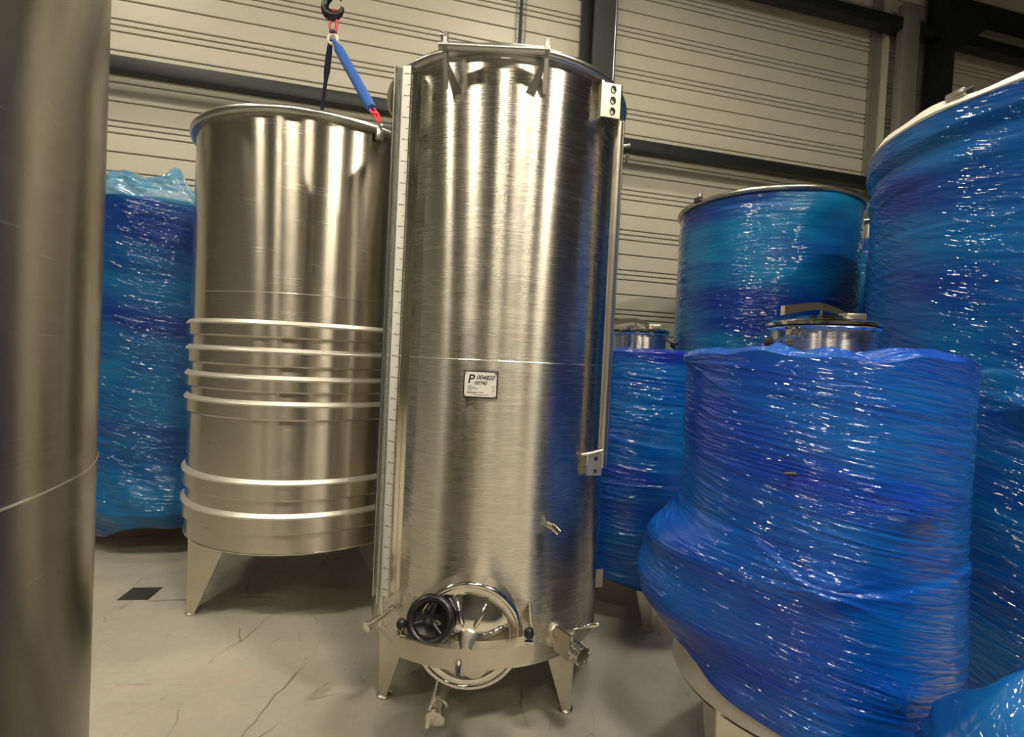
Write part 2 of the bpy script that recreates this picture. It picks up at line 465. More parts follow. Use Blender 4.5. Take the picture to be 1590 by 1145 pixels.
def film_wrinkle(seed, amp=0.0022, skew=0.10, nz=90, nphi=9, z0=0.0, z1=3.2, R=1.0):
    """pulled, nearly level creases as a function of (phi, z)"""
    def fn(P, Z):
        u = P / 360.0 + 0.5
        s = (Z - z0) / (z1 - z0) + skew * np.sin(np.radians(P)) * R / (z1 - z0) * 0.6
        a = vnoise(u, s, nphi, nz, seed); b = vnoise(u * 1.0, s, nphi * 3, nz // 2, seed + 1); c = vnoise(u, s, 6, 14, seed + 2)
        ridge = (1 - np.abs(2 * a - 1)) ** 3
        return amp * (ridge * (0.35 + 1.3 * c) + 0.35 * (b - 0.5) + 0.9 * (c - 0.5))
    return fn

def pleats(P, Z, phi0, z0, R, amp, reach, n, seed=0):
    """folds of film that run together at one point"""
    dx = np.radians(P - phi0) * R; dz = Z - z0
    d = np.hypot(dx, dz * 1.6); th = np.arctan2(dz * 2.2, dx)
    w = 0.5 + 0.5 * np.cos(th * 2 + seed)                      # pulled harder along the wind of the film
    return 0.55 * amp * np.exp(-d / reach) * (np.cos(th * n + seed + 1.3 * np.sin(th + seed)) + 0.6 * np.cos(th * (n * 2 + 1) + 2 * seed)) * np.clip(d / 0.04, 0, 1) * w

# ------------------------------------------------------------------ the hall (its long wall runs at an angle to the view)
YAW = 0.232
WD = Vector((cos(YAW), sin(YAW), 0)); WM = Vector((sin(YAW), -cos(YAW), 0)); WP = Vector((1.31, 6.2, 0))
WAX = (WD, WM, Vector((0, 0, 1)))
def W(s, n, z): return WP + WD * s + WM * n + Vector((0, 0, z))
S0, S1, NB, HH = -11.0, 11.0, 17.0, 8.4

def slab(name, c, d, mat):
    o = MB().box(c, d, WAX).build(name, mat, smooth=False); tag(o, kind='structure'); return o
fl = slab('floor', W(0, NB / 2, -0.05), (S1 - S0 + 0.6, NB + 0.6, 0.1), FLOORM)
slab('ceiling', W(0, NB / 2, HH + 0.05), (S1 - S0 + 0.6, NB + 0.6, 0.1), CEIL)
slab('wall_left', W(S0 - 0.1, NB / 2, HH / 2), (0.2, NB, HH), HALLWALL)
slab('wall_right', W(S1 + 0.1, NB / 2, HH / 2), (0.2, NB, HH), HALLWALL)
slab('wall_front', W(0, NB + 0.1, HH / 2), (S1 - S0, 0.2, HH), HALLWALL)
wb = slab('wall_back', W(0, -0.13, HH / 2), (S1 - S0, 0.2, HH), CLADBACK)

# cladding: every tray is four level strips with grooves between
PER = 0.4945
strip_mesh = {}
def strip(s0, s1, z0, z1):
    key = (round(s1 - s0, 3), round(z1 - z0, 4))
    if key not in strip_mesh:
        mb = MB(); w, h = key; e = 0.006; th = 0.030
        vs = []
        for (y, a) in ((0.0, 0.0), (th - e, 0.0), (th, e)):
            vs += [(-w / 2, -y, -h / 2 + a), (w / 2, -y, -h / 2 + a), (w / 2, -y, h / 2 - a), (-w / 2, -y, h / 2 - a)]
        fs = [(8, 9, 10, 11)]
        for l in (0, 4): fs += [(l + i, l + (i + 1) % 4, l + 4 + (i + 1) % 4, l + 4 + i) for i in range(4)]
        mb.add(vs, fs); me = bpy.data.meshes.new('cladding_strip'); me.from_pydata(mb.v, [], mb.f); me.update(); me.materials.append(CLAD)
        strip_mesh[key] = me
    o = bpy.data.objects.new('cladding_strip', strip_mesh[key]); COL.objects.link(o)
    o.parent = wb
    p = W((s0 + s1) / 2, -0.03, (z0 + z1) / 2)
    o.location = p; o.rotation_euler = (0, 0, YAW)
cuts = (0.0, 0.117, 0.243, 0.615)       # groove heights inside one tray, from its top line down
gap = 0.012
zs = []
for k in range(-5, 14):
    top = 2.225 + PER * k
    for c in cuts: zs.append(top - PER * c)
zs = sorted(z for z in zs if -0.2 < z < HH + 0.2)
for (sa, sb) in ((S0, -0.62), (-0.62, 4.2), (4.2, S1)):
    for a, b in zip(zs[:-1], zs[1:]):
        z0 = max(a + gap / 2, 0.0); z1 = min(b - gap / 2, HH)
        if z1 - z0 > 0.01: strip(sa + 0.004, sb - 0.004, z0, z1)

# steel frame of the hall
def beam(label, s0, s1, z0, z1, n0, n1):
    o = MB().box((0, 0, 0), (s1 - s0, n1 - n0, z1 - z0), bev=0.008).build('wall_beam', COLUMN, smooth=True)
    o.location = W((s0 + s1) / 2, (n0 + n1) / 2, (z0 + z1) / 2); o.rotation_euler = (0, 0, YAW)
    return tag(o, label, 'beam')
beam('long dark steel beam across the cream wall behind the bare steel tanks', S0, S1, 4.075, 4.205, 0.16, 0.30)
beam('dark steel beam high on the wall, running into the top of the right column', -0.4, S1, 6.25, 6.41, 0.12, 0.28)

def column(label, s0, s1, n0, n1, blue=False):
    w = s1 - s0; d = n1 - n0
    t = thing('steel_column', label, 'column', W((s0 + s1) / 2, (n0 + n1) / 2, 0), YAW)
    MB().box((0, -d / 2 + 0.011, HH / 2), (w, 0.022, HH)).build('front_flange', COLUMN, t, smooth=False)
    MB().box((0, d / 2 - 0.011, HH / 2), (w, 0.022, HH)).build('rear_flange', COLUMN, t, smooth=False)
    MB().box((0, 0, HH / 2), (0.016, d - 0.044, HH)).build('web', COLUMN, t, smooth=False)
    for x in (-1, 1):
        pass
    MB().box((0, 0, 0.012), (w + 0.12, d + 0.12, 0.024)).build('base_plate', COLUMN, t, smooth=False)
    if blue:
        MB().box((w / 2 + 0.012, -d / 2 + 0.03, HH / 2), (0.024, 0.06, HH), bev=0.004).build('edge_strip', COLBLUE, t)
        o = MB().box((w / 2 + 0.004, -d / 2 - 0.004, 5.0), (0.012, 0.01, 1.4), bev=0.003).build('steel_strip', SATIN, t)  # narrow satin steel strip on the front of the blue edge
    return t
column('dark steel column with a blue right edge behind the tall central tank', -0.745, -0.50, 0.12, 0.56, True)
c2 = column('black steel column with a bracket near the ceiling, right of the wall', 4.36, 4.53, 0.12, 0.40)
# haunch and tie at the head of the right column
MB().plate([(0.085, -0.14, 6.02), (0.62, -0.14, 6.42), (0.62, -0.14, 6.70), (0.085, -0.14, 6.70)], 0.16).build('haunch', COLUMN, c2, smooth=False)
MB().box((2.2, -0.06, 6.66), (4.2, 0.16, 0.20)).build('tie_beam', COLUMN, c2, smooth=False)
t = thing('wall_post', 'grey galvanised post standing just left of the black right column', 'post', W(3.90, 0.25, 0), YAW)
MB().box((0, 0, 3.3), (0.26, 0.12, 6.6), bev=0.01).build('tube', GALV, t)
MB().tube([(0.132, -0.055, 0.02), (0.132, -0.055, 6.0)], 0.010).build('highlight_rod', POLISH, t)  # polished rod stands in for the highlight line down the post's right edge
MB().box((0, 0, 0.01), (0.30, 0.2, 0.02)).build('foot_plate', GALV, t)
t = thing('edge_trim', 'upright folded cream trim at the end of the cladding beside the grey post', 'trim', W(3.68, 0.03, 0), YAW)
MB().box((-0.075, -0.012, HH / 2), (0.16, 0.026, HH)).build('shadow_flashing', GALV, t, smooth=False)  # dark band of the trim, its shade put into the grey colour
MB().box((0.065, -0.03, HH / 2), (0.07, 0.06, HH)).build('cream_flashing', CLAD, t, smooth=False)
# cable ladder
t = thing('cable_tray', 'thin upright wire cable tray with a black cable above the central tank', 'cable tray', W(-1.45, 0.05, 0), YAW)
MB().box((0, 0, (3.2 + HH) / 2), (0.030, 0.022, HH - 3.2), bev=0.006).build('cable', RUBBER, t)
for x in (-0.055, 0.055): MB().tube([(x, -0.005, 3.2), (x, -0.005, HH)], 0.005, 6).build('rail', GALV, t)
for k in range(50): MB().box((0, 0.006, 3.25 + k * 0.1), (0.11, 0.006, 0.006)).build('rung', GALV, t, smooth=False)

# ceiling lamps
LM = {}
for (x, y, k, where) in LAMP_SPOTS:
    t = thing('ceiling_lamp', 'long warm ceiling lamp, ' + where, 'lamp', (x, y, LAMP_Z), YAW, 'ceiling lamps of the hall')
    if k not in LM: LM[k] = lamp_mat(k)
    MB().box((0, 0, 0.05), (0.86, 0.34, 0.09), bev=0.012).build('housing', WHITE, t)
    MB().box((0, 0, -0.004), (0.80, 0.28, 0.012)).build('lens', LM[k], t, smooth=False)
    for sx in (-0.34, 0.34): MB().tube([(sx, 0, 0.09), (sx, 0, HH - LAMP_Z)], 0.006, 6).build('suspension_rod', GALV, t)

# floor plate
o = MB().box((0, 0, 0.002), (0.17, 0.155, 0.004)).build('floor_plate', RUBBER, smooth=False)
o.location = (-2.215, 3.02, 0.0); o.rotation_euler = (0, 0, 0.14)
tag(o, 'small dark rectangular plate on the floor left of the banded tank', 'plate')

# ------------------------------------------------------------------ tank building blocks
def leg(parent, phi, r_top, r_foot, z_top, w_top, w_foot=0.035, mat=SATIN, spread=0.55):
    """folded sheet leg: two wings meeting in an outer fold, on a small round foot"""
    tx, nr, _ = frame(phi)
    mb = MB()
    for s in (-1, 1):
        d = tx * s * cos(spread) - nr * sin(spread)
        a = pc(phi, r_top, z_top); b = a + d * w_top
        cft = pc(phi, r_foot, 0.014); e = cft + d * w_foot
        mb.plate([a, b, e, cft] if s > 0 else [a, cft, e, b], 0.006)
    o = mb.build('leg', mat, parent, smooth=False)
    c = pc(phi, r_foot - 0.02, 0)
    MB().lathe([(0.0, 0.0), (0.034, 0.0), (0.034, 0.010), (0.026, 0.016), (0.0, 0.016)], 20, c).build('foot', mat, o)
    return o

def open_tank(parent, R, z0, z1, mat, rim_r, seg=160, dome=0.10):
    MB().lathe([(R - 0.05, z0 - 0.012), (R - 0.012, z0 - 0.008), (R, z0), (R, z0 + 0.4), (R, (z0 + z1) / 2), (R, z1 - 0.4), (R, z1)], seg).build('shell', mat, parent, cyl_uv=R)
    MB().torus((0, 0, z1), R + rim_r * 0.55, rim_r, seg=seg, sub=16).build('rim', RIM, parent)
    MB().lathe([(R - 0.004, z1 - 0.03), (R * 0.6, z1 - 0.03 + dome * 0.4), (0.0, z1 - 0.03 + dome * 0.55)], 64).build('roof', SATIN, parent)
    MB().lathe([(R - 0.05, z0 - 0.012), (R * 0.5, z0 - 0.03), (0.0, z0 - 0.05)], 64).build('bottom', SATIN, parent)
    return parent

# ------------------------------------------------------------------ tall central tank
CT = thing('tall_wine_tank', 'tall brushed steel tank in the centre with round hatch, nameplate and white level scale', 'tank', (-0.085, 2.533, 0))
CR, CZ0, CZ1 = 0.56, 0.30, 2.765
open_tank(CT, CR, CZ0, CZ1, STEEL, 0.019)
MB().torus((0, 0, 1.545), CR - 0.0008, 0.0022, seg=160, sub=6).build('weld_seam', WELD, CT)
for ph in (-53.8, 48.9, 165.0): leg(CT, ph, CR - 0.004, 0.545, CZ0 + 0.10, 0.17)
# lifting bar on two eyed lugs
bz = 2.742
pL, pR = Vector((-0.243, -0.603, bz)), Vector((0.160, -0.603, bz))
MB().tube([pL + Vector((-0.012, 0, 0)), pR + Vector((0.012, 0, 0))], 0.0165, 20).build('lifting_bar', RIM, CT)
for p, s in ((pL, -1), (pR, 1)):
    mb = MB()
    th = 0.015
    # lug plate: stands in the radial plane, eye at the top, tail running back to the shell
    prof = [(-0.028, 0.020), (-0.020, 0.042), (0.0, 0.052), (0.016, 0.044), (0.024, 0.020), (0.026, -0.03), (0.062, -0.12), (0.050, -0.135), (-0.022, -0.040), (-0.030, -0.01)]
    mb.plate([(p.x - s * th / 2, p.y + a, p.z + b) for a, b in prof], th)
    o = mb.build('lug', RIM, CT, smooth=False)
    MB().torus((p.x, p.y - 0.002, p.z + 0.034), 0.013, 0.006, (Vector((0, 1, 0)), Vector((0, 0, 1)), Vector((1, 0, 0))), 20, 8).build('eye', POLISH, o)
    a = Vector((p.x, p.y + 0.02, p.z - 0.035)); q = Vector((p.x - s * 0.075, 0, 0)); q.y = -math.sqrt(CR ** 2 - q.x ** 2); q.z = p.z - 0.135
    q2 = Vector((q.x + s * 0.035, 0, q.z - 0.012)); q2.y = -math.sqrt(CR ** 2 - q2.x ** 2)
    MB().plate([a, Vector((a.x - s * 0.012, a.y, a.z + 0.012)), q, q2], 0.006).build('gusset', RIM, CT, smooth=False)
# nameplate on stand-offs
PX = (frame(-3.6)); pcn = pc(-3.6, CR + 0.016, 1.449)
NPL = MB().box(pcn - PX[1] * 0.003, (0.138, 0.004, 0.108), (PX[0], -PX[1], PX[2])).build('nameplate', DARKFR, CT, smooth=False)
MB().box(pcn - PX[1] * 0.0, (0.126, 0.004, 0.097), (PX[0], -PX[1], PX[2])).build('label_face', PLATE, NPL, smooth=False)
for sx in (-1, 1):
    for sz in (-1, 1):
        c = pcn + PX[0] * sx * 0.060 + PX[2] * sz * 0.046
        MB().tube([c - PX[1] * 0.03, c + PX[1] * 0.004], 0.0045, 10).build('screw', SATIN, NPL)
o0 = pcn + PX[1] * 0.0024
tax = (PX[0], PX[1], PX[2])
text_mesh('P', 0.050, 'handwritten_number', INK, NPL, o0 + PX[0] * -0.052 + PX[2] * 0.004, tax, 0.15, 0.0003, 0.0006)
text_mesh('004820', 0.024, 'handwritten_number', INK, NPL, o0 + PX[0] * -0.018 + PX[2] * 0.020, tax, 0.35, 0.0003, 0.0004)
text_mesh('00740', 0.020, 'handwritten_number', INK, NPL, o0 + PX[0] * -0.026 + PX[2] * -0.001, tax, 0.35, 0.0003, 0.0003)
mb = MB()
for (x, z, w) in ((-0.05, -0.006, 0.016), (-0.05, -0.012, 0.034), (-0.05, -0.0175, 0.042), (-0.05, -0.024, 0.016), (-0.053, -0.031, 0.066), (-0.053, -0.0345, 0.036),
                  (-0.026, -0.041, 0.060), (0.044, -0.006, 0.014), (0.048, -0.013, 0.008), (0.049, -0.019, 0.006), (0.046, -0.026, 0.009), (0.049, -0.036, 0.005)):
    mb.box(o0 + PX[0] * (x + w / 2) + PX[2] * z, (w, 0.0004, 0.0016), (PX[0], -PX[1], PX[2]))
tag(mb.build('print_lines', TICK, NPL, smooth=False), kind='stuff')

# level gauge: steel channel, clear tube, blue foil and white scale
GA = frame(-12.0); gx, gn = GA[0], GA[1]; gax = (gx, -gn, GA[2])
gc = Vector((-0.403, -0.473, 0))               # centre of the scale strip
zc, zl = (2.735 + 0.535) / 2, 2.735 - 0.535
SC = MB().box(gc + Vector((0, 0, zc)), (0.037, 0.004, zl), gax, bev=0.001).build('scale_strip', WHITE, CT)
mb = MB()
for k in range(49):
    z = 0.565 + k * 0.0445
    long = k % 2 == 0
    w = 0.014 if long else 0.012
    mb.box(gc + gn * 0.0022 + gx * (0.0165 - w / 2) + Vector((0, 0, z)), (w, 0.0006, 0.0026), gax)
    if long:
        for q in range(4): mb.box(gc + gn * 0.0022 + gx * (-0.0095 + q * 0.0034) + Vector((0, 0, z + 0.002)), (0.0022, 0.0006, 0.0055), gax)
o = mb.build('scale_marks', TICK, SC, smooth=False); tag(o, kind='stuff')
mb = MB(); c0 = gc - gn * 0.016 + Vector((0, 0, zc))
mb.box(c0 + gx * 0.024, (0.004, 0.050, zl), gax)
mb.box(c0 - gn * 0.012 - gx * 0.004, (0.052, 0.004, zl), gax)
mb.box(c0 + gx * 0.036 - gn * 0.03, (0.020, 0.004, zl), gax)
mb.build('gauge_channel', POLISH, CT, smooth=False)
MB().tube([gc - gx * 0.028 + gn * 0.002 + Vector((0, 0, 0.50)), gc - gx * 0.028 + gn * 0.002 + Vector((0, 0, 2.72))], 0.0085, 14).build('gauge_tube', TUBEGL, CT)
MB().box(gc - gx * 0.046 - gn * 0.004 + Vector((0, 0, zc)), (0.004, 0.040, zl), gax).build('guard_plate', SATIN, CT, smooth=False)
MB().box(gc - gx * 0.0495 + gn * 0.008 + Vector((0, 0, 1.58)), (0.002, 0.018, 1.85), gax).build('foil_strip', BLUE_S, CT, smooth=False)
for z in (0.62, 1.45, 2.30): MB().box(gc - gn * 0.06 + gx * 0.004 + Vector((0, 0, z)), (0.025, 0.08, 0.035), gax).build('gauge_bracket', SATIN, CT, smooth=False)
# lower gauge cock
v0 = Vector((-0.375, -0.40, 0.455)); v1 = Vector((-0.452, -0.505, 0.428))
MB().tube([v0, v1], 0.014, 16).build('gauge_cock', POLISH, CT)
MB().tube([v1, v1 + (v1 - v0).normalized() * 0.016], 0.021, 18).build('cock_cap', POLISH, CT)
MB().tube([(-0.418, -0.458, 0.40), (-0.418, -0.458, 0.53)], 0.009, 12).build('gauge_elbow', POLISH, CT)

# guide tube and brackets on the right side
MB().tube([(0.497, -0.36, 1.10), (0.497, -0.36, 2.60)], 0.019, 18).build('guide_tube', SATIN, CT)
MB().tube([(0.520, -0.33, 1.10), (0.520, -0.33, 2.62)], 0.008, 10).build('guide_rod', SATIN, CT)
B1 = frame(14.0); bax = (B1[0], -B1[1], B1[2])
bc = Vector((0.452, -0.415, 2.665))
# plate with three real holes
bm = bmesh.new()
w2, h2 = 0.040, 0.071
outer = [(-w2, -h2), (w2, -h2), (w2, h2), (-w2, h2)]
def ring2(cx, cz, r, n=14, tilt=0.0): return [(cx + r * 0.78 * cos(2 * pi * k / n), cz + r * sin(2 * pi * k / n)) for k in range(n)]
loops = [outer] + [ring2(0.004, q, 0.0165) for q in (-0.045, 0.0, 0.046)]
eds = []
for lp in loops:
    vv = [bm.verts.new((x, 0, z)) for x, z in lp]
    eds += [bm.edges.new((vv[i], vv[(i + 1) % len(vv)])) for i in range(len(vv))]
bmesh.ops.triangle_fill(bm, use_beauty=True, use_dissolve=False, edges=eds)
holes = [f for f in bm.faces if any((f.calc_center_median().x - 0.004) ** 2 / 0.6 + (f.calc_center_median().z - q) ** 2 < 0.0155 ** 2 for q in (-0.045, 0.0, 0.046)) and f.calc_area() < 3e-4]
bmesh.ops.delete(bm, geom=holes, context='FACES_ONLY')
r_ = bmesh.ops.extrude_face_region(bm, geom=bm.faces[:])
for v in r_['geom']:
    if isinstance(v, bmesh.types.BMVert): v.co.y += 0.005
bm.verts.index_update()
mb = MB(); mb.add([bc + B1[0] * v.co.x - B1[1] * v.co.y + B1[2] * v.co.z for v in bm.verts], [[v.index for v in f.verts] for f in bm.faces]); bm.free()
BK = mb.build('top_bracket', SATIN, CT, smooth=False)
MB().box(bc - B1[0] * 0.046 - B1[1] * 0.045, (0.010, 0.10, 0.150), bax).build('bracket_web', SATIN, BK, smooth=False)
MB().box(bc - B1[1] * 0.009, (0.08, 0.004, 0.142), bax).build('bracket_back', SATIN, BK, smooth=False)
MB().box(bc + B1[0] * 0.042 - B1[1] * 0.03, (0.006, 0.06, 0.142), bax).build('bracket_edge', POLISH, BK, smooth=False)
for q in (-0.045, 0.0, 0.046):
    MB().torus(bc + B1[0] * 0.004 + B1[2] * q + B1[1] * 0.001, 0.0150, 0.0022, (B1[0] * 0.8, B1[2], B1[1]), 20, 6).build('hole_rim', POLISH, BK)
MB().torus((0.545, -0.33, 2.46), 0.020, 0.0035, (Vector((0, 1, 0)), Vector((0, 0, 1)), Vector((1, 0, 0))), 20, 6).build('locking_ring', POLISH, CT)
MB().tube([(0.50, -0.33, 2.51), (0.555, -0.34, 2.515)], 0.006, 10).build('locking_pin', POLISH, CT)
bc2 = Vector((0.463, -0.385, 1.113))
BK2 = MB().box(bc2, (0.066, 0.005, 0.092), bax).build('middle_bracket', SATIN, CT, smooth=False)
MB().box(bc2 - B1[0] * 0.035 - B1[1] * 0.04, (0.008, 0.085, 0.092), bax).build('bracket_web', POLISH, BK2, smooth=False)
for q in (0.027, -0.027): MB().tube([bc2 + B1[0] * 0.004 + B1[2] * q - B1[1] * 0.002, bc2 + B1[0] * 0.004 + B1[2] * q + B1[1] * 0.0035], 0.0095, 14).build('bolt', DARKFR, BK2)
MB().tube([bc2 + Vector((-0.062, -0.02, 0.046)), bc2 + Vector((-0.03, -0.02, 0.052)), bc2 + Vector((0.030, -0.02, 0.070))], [0.0075, 0.009, 0.0085], 12).build('bracket_handle', POLISH, BK2)
MB().box((0.519, -0.333, 0.595), (0.034, 0.006, 0.080), bax).build('low_bracket', SATIN, CT, smooth=False)

# sampling tap
tp = pc(27.9, CR, 0.879); tn = frame(27.9)[1]
TAP = MB().tube([tp - tn * 0.01, tp + tn * 0.045], 0.011, 14).build('sample_tap', POLISH, CT)
MB().tube([tp + tn * 0.045 + Vector((-0.004, 0, 0.012)), tp + tn * 0.062 + Vector((0.018, 0, -0.012))], 0.016, 16).build('tap_body', POLISH, TAP)
MB().tube([tp + tn * 0.045 + Vector((-0.024, -0.004, 0.022)), tp + tn * 0.05 + Vector((0.0, -0.004, 0.014))], 0.005, 10).build('tap_lever', POLISH, TAP)

# round manway
hx, hz = -0.032, 0.500
FX = (Vector((1, 0, 0)), Vector((0, 0, 1)), Vector((0, -1, 0)))   # axis towards the camera
def at(y): return Vector((hx, y, hz))
MB().lathe([(0.188, 0.0), (0.188, 0.155), (0.196, 0.160), (0.196, 0.168), (0.180, 0.170), (0.176, 0.150), (0.176, 0.0)], 72, at(-0.50), FX, close=True).build('manway_neck', SATIN, CT)
MB().torus(at(-0.672), 0.196, 0.012, FX, 72, 12).build('manway_ring', POLISH, CT)
LID = MB().lathe([(0.192, 0.0), (0.190, 0.014), (0.172, 0.016), (0.158, 0.008), (0.148, 0.012), (0.12, 0.028), (0.08, 0.041), (0.04, 0.047), (0.0, 0.049)], 72, at(-0.664), FX).build('manway_lid', POLISH, CT)
for k in range(8):
    a = rad(19 + 45 * k)
    d = Vector((cos(a), 0, sin(a)))
    MB().tube([at(-0.707) + d * 0.056, at(-0.706) + d * 0.068, at(-0.690) + d * 0.126, at(-0.680) + d * 0.140], [0.006, 0.0105, 0.0105, 0.006], 12).build('rib', POLISH, LID)
MB().lathe([(0.046, 0.0), (0.046, 0.006), (0.040, 0.012), (0.032, 0.05), (0.022, 0.085), (0.0, 0.085)], 32, at(-0.704), FX).build('hub', SATIN, LID)
MB().tube([at(-0.69) + Vector((0.03, 0, -0.09)), at(-0.714) + Vector((0.03, 0, -0.09))], 0.048, 28).build('boss', SATIN, LID)
# bowed yoke across the lid
yz0, yz1 = 0.452, 0.520
n = 16; top = []; vs = []; fs = []
for i in range(n + 1):
    q = i / n; x = -0.296 + 0.512 * q
    y = -0.735 - 0.052 * sin(pi * q) ** 0.8; sag = -0.010 * sin(pi * q)
    zt = yz1 + sag + 0.002; zb = yz0 + sag * 1.6
    vs += [(x, y, zb), (x, y, zt), (x, y + 0.045, zt + 0.006), (x, y + 0.045, zb + 0.004), (x, y + 0.006, zb), (x, y + 0.006, zt - 0.008), (x, y + 0.039, zt - 0.004), (x, y + 0.039, zb + 0.004)]
for i in range(n):
    a, b = i * 8, (i + 1) * 8
    for (p_, q_) in ((0, 1), (1, 2), (2, 3), (4, 5), (5, 6), (6, 7), (3, 7), (4, 0)):
        fs.append((a + p_, a + q_, b + q_, b + p_))
for a in (0, n * 8): fs += [(a, a + 1, a + 5, a + 4), (a + 1, a + 2, a + 6, a + 5), (a + 2, a + 3, a + 7, a + 6)]
YK = MB().add(vs, fs).build('yoke', SATIN, CT, angle=25)
for x, y, z in ((-0.276, -0.725, 0.560), (0.194, -0.732, 0.553)):
    MB().tube([(x, y, 0.515), (x, y, z)], 0.006, 10).build('knob_pin', POLISH, YK)
    MB().ball((x, y, z), 0.0195, sc=(1, 1, 1.15)).build('ball_knob', BLACKP, YK)
    MB().box((x, y, 0.527), (0.034, 0.034, 0.006), bev=0.001).build('washer', POLISH, YK)
for x, s in ((-0.265, -1), (0.205, 1)):
    MB().box((x, -0.62, 0.525), (0.012, 0.19, 0.09), bev=0.003).build('hinge_plate', SATIN, CT)
MB().tube([(hx - 0.022, -0.775, 0.470), (hx - 0.022, -0.812, 0.462), (hx - 0.022, -0.822, 0.440)], [0.012, 0.0115, 0.010], 14).build('yoke_spigot', POLISH, YK)
# black handwheel
wc = Vector((-0.172, -0.715, 0.575)); wn = Vector((-0.10, -0.90, 0.42)).normalized()
wu = Vector((1, 0, 0)) - wn * wn.x; wu.normalize(); wv = wn.cross(wu)
WAXS = (wu, wv, wn)
HW = MB().torus(wc, 0.075, 0.0165, WAXS, 56, 12).build('handwheel', BLACKP, CT)
for k in range(3):
    a = rad(75 + 120 * k); d = wu * cos(a) + wv * sin(a)
    MB().tube([wc - wn * 0.002, wc + d * 0.04 + wn * 0.004, wc + d * 0.076], [0.012, 0.009, 0.0085], 10).build('spoke', BLACKP, HW)
MB().lathe([(0.066, -0.004), (0.064, -0.016), (0.03, -0.026), (0.0, -0.028), (0.0, -0.033), (0.03, -0.031), (0.07, -0.018)], 40, wc, WAXS, close=True).build('dish', BLACKP, HW)
MB().tube([wc - wn * 0.04, wc + wn * 0.035], 0.019, 20).build('hub', BLACKP, HW)
MB().box(wc + wn * 0.036, (0.016, 0.016, 0.004), (wu, wv, wn)).build('nut', DARKFR, HW, smooth=False)
MB().tube([wc + Vector((0.01, 0.06, -0.02)), wc - wn * 0.035], 0.010, 12).build('spindle', POLISH, HW)

# outlet valve on the right
o_ph = 35.0; of = frame(o_ph); base = pc(o_ph, CR, 0.405)
VA = MB().lathe([(0.054, -0.02), (0.054, 0.012), (0.048, 0.020), (0.036, 0.022), (0.034, 0.05), (0.0, 0.05)], 36, base, (of[0], of[2], of[1])).build('outlet_flange', SATIN, CT)
ax2 = (of[1] + Vector((0.10, -0.1, -0.10))).normalized(); u2 = ax2.cross(Vector((0, 0, 1))).normalized(); w2v = u2.cross(ax2)
VB = MB().lathe([(0.028, 0.0), (0.030, 0.03), (0.030, 0.085), (0.036, 0.088), (0.036, 0.098), (0.031, 0.10), (0.031, 0.118), (0.037, 0.120), (0.037, 0.132), (0.030, 0.134), (0.0, 0.128)], 32, base + of[1] * 0.035, (u2, w2v, ax2)).build('outlet_valve', POLISH, CT)
q = base + of[1] * 0.035 + ax2 * 0.06
MB().box(q + Vector((-0.035, 0.0, 0.01)), (0.006, 0.09, 0.10), (of[0], -of[1], of[2])).build('valve_bracket', SATIN, VB, smooth=False)
MB().box(q + Vector((0, 0, 0.056)) - of[1] * 0.02, (0.035, 0.09, 0.008), (of[0], -of[1], of[2]), bev=0.002).build('bracket_top', SATIN, VB)
MB().tube([q, q + Vector((0.006, 0, 0.070))], 0.012, 14).build('valve_stem', SATIN, VB)
hq = q + Vector((0.006, 0, 0.066))
MB().tube([hq, hq + Vector((0.052, 0.01, 0.012)), hq + Vector((0.06, 0.01, 0.014)), hq + Vector((0.105, 0.012, 0.024))], [0.0045, 0.0045, 0.010, 0.011], 12).build('valve_handle', POLISH, VB)
for k in range(6):
    a = 2 * pi * k / 6
    c = base + of[1] * 0.035 + ax2 * 0.108 + (u2 * cos(a) + w2v * sin(a)) * 0.036
    MB().tube([c - ax2 * 0.016, c + ax2 * 0.030], 0.0045, 8).build('clamp_bolt', POLISH, VB)
# bottom drain
DR = MB().tube([(-0.10, -0.20, 0.235), (-0.12, -0.36, 0.19), (-0.135, -0.50, 0.155), (-0.150, -0.585, 0.125)], 0.026, 18).build('drain_pipe', POLISH, CT)
dn = Vector((-0.10, -0.75, -0.25)).normalized()
du = dn.cross(Vector((0, 0, 1))).normalized(); dw = du.cross(dn)
MB().lathe([(0.026, -0.06), (0.037, -0.052), (0.037, -0.040), (0.030, -0.036), (0.030, 0.0), (0.039, 0.006), (0.039, 0.018), (0.0, 0.016)], 28, (-0.150, -0.585, 0.125), (du, dw, dn)).build('drain_valve', POLISH, DR)
MB().tube([(-0.150, -0.555, 0.262), (-0.164, -0.575, 0.20), (-0.174, -0.59, 0.150), (-0.182, -0.60, 0.085)], [0.0045, 0.0045, 0.009, 0.010], 10).build('drain_handle', POLISH, DR)
MB().ball((-0.149, -0.555, 0.266), 0.011).build('handle_ball', POLISH, DR)

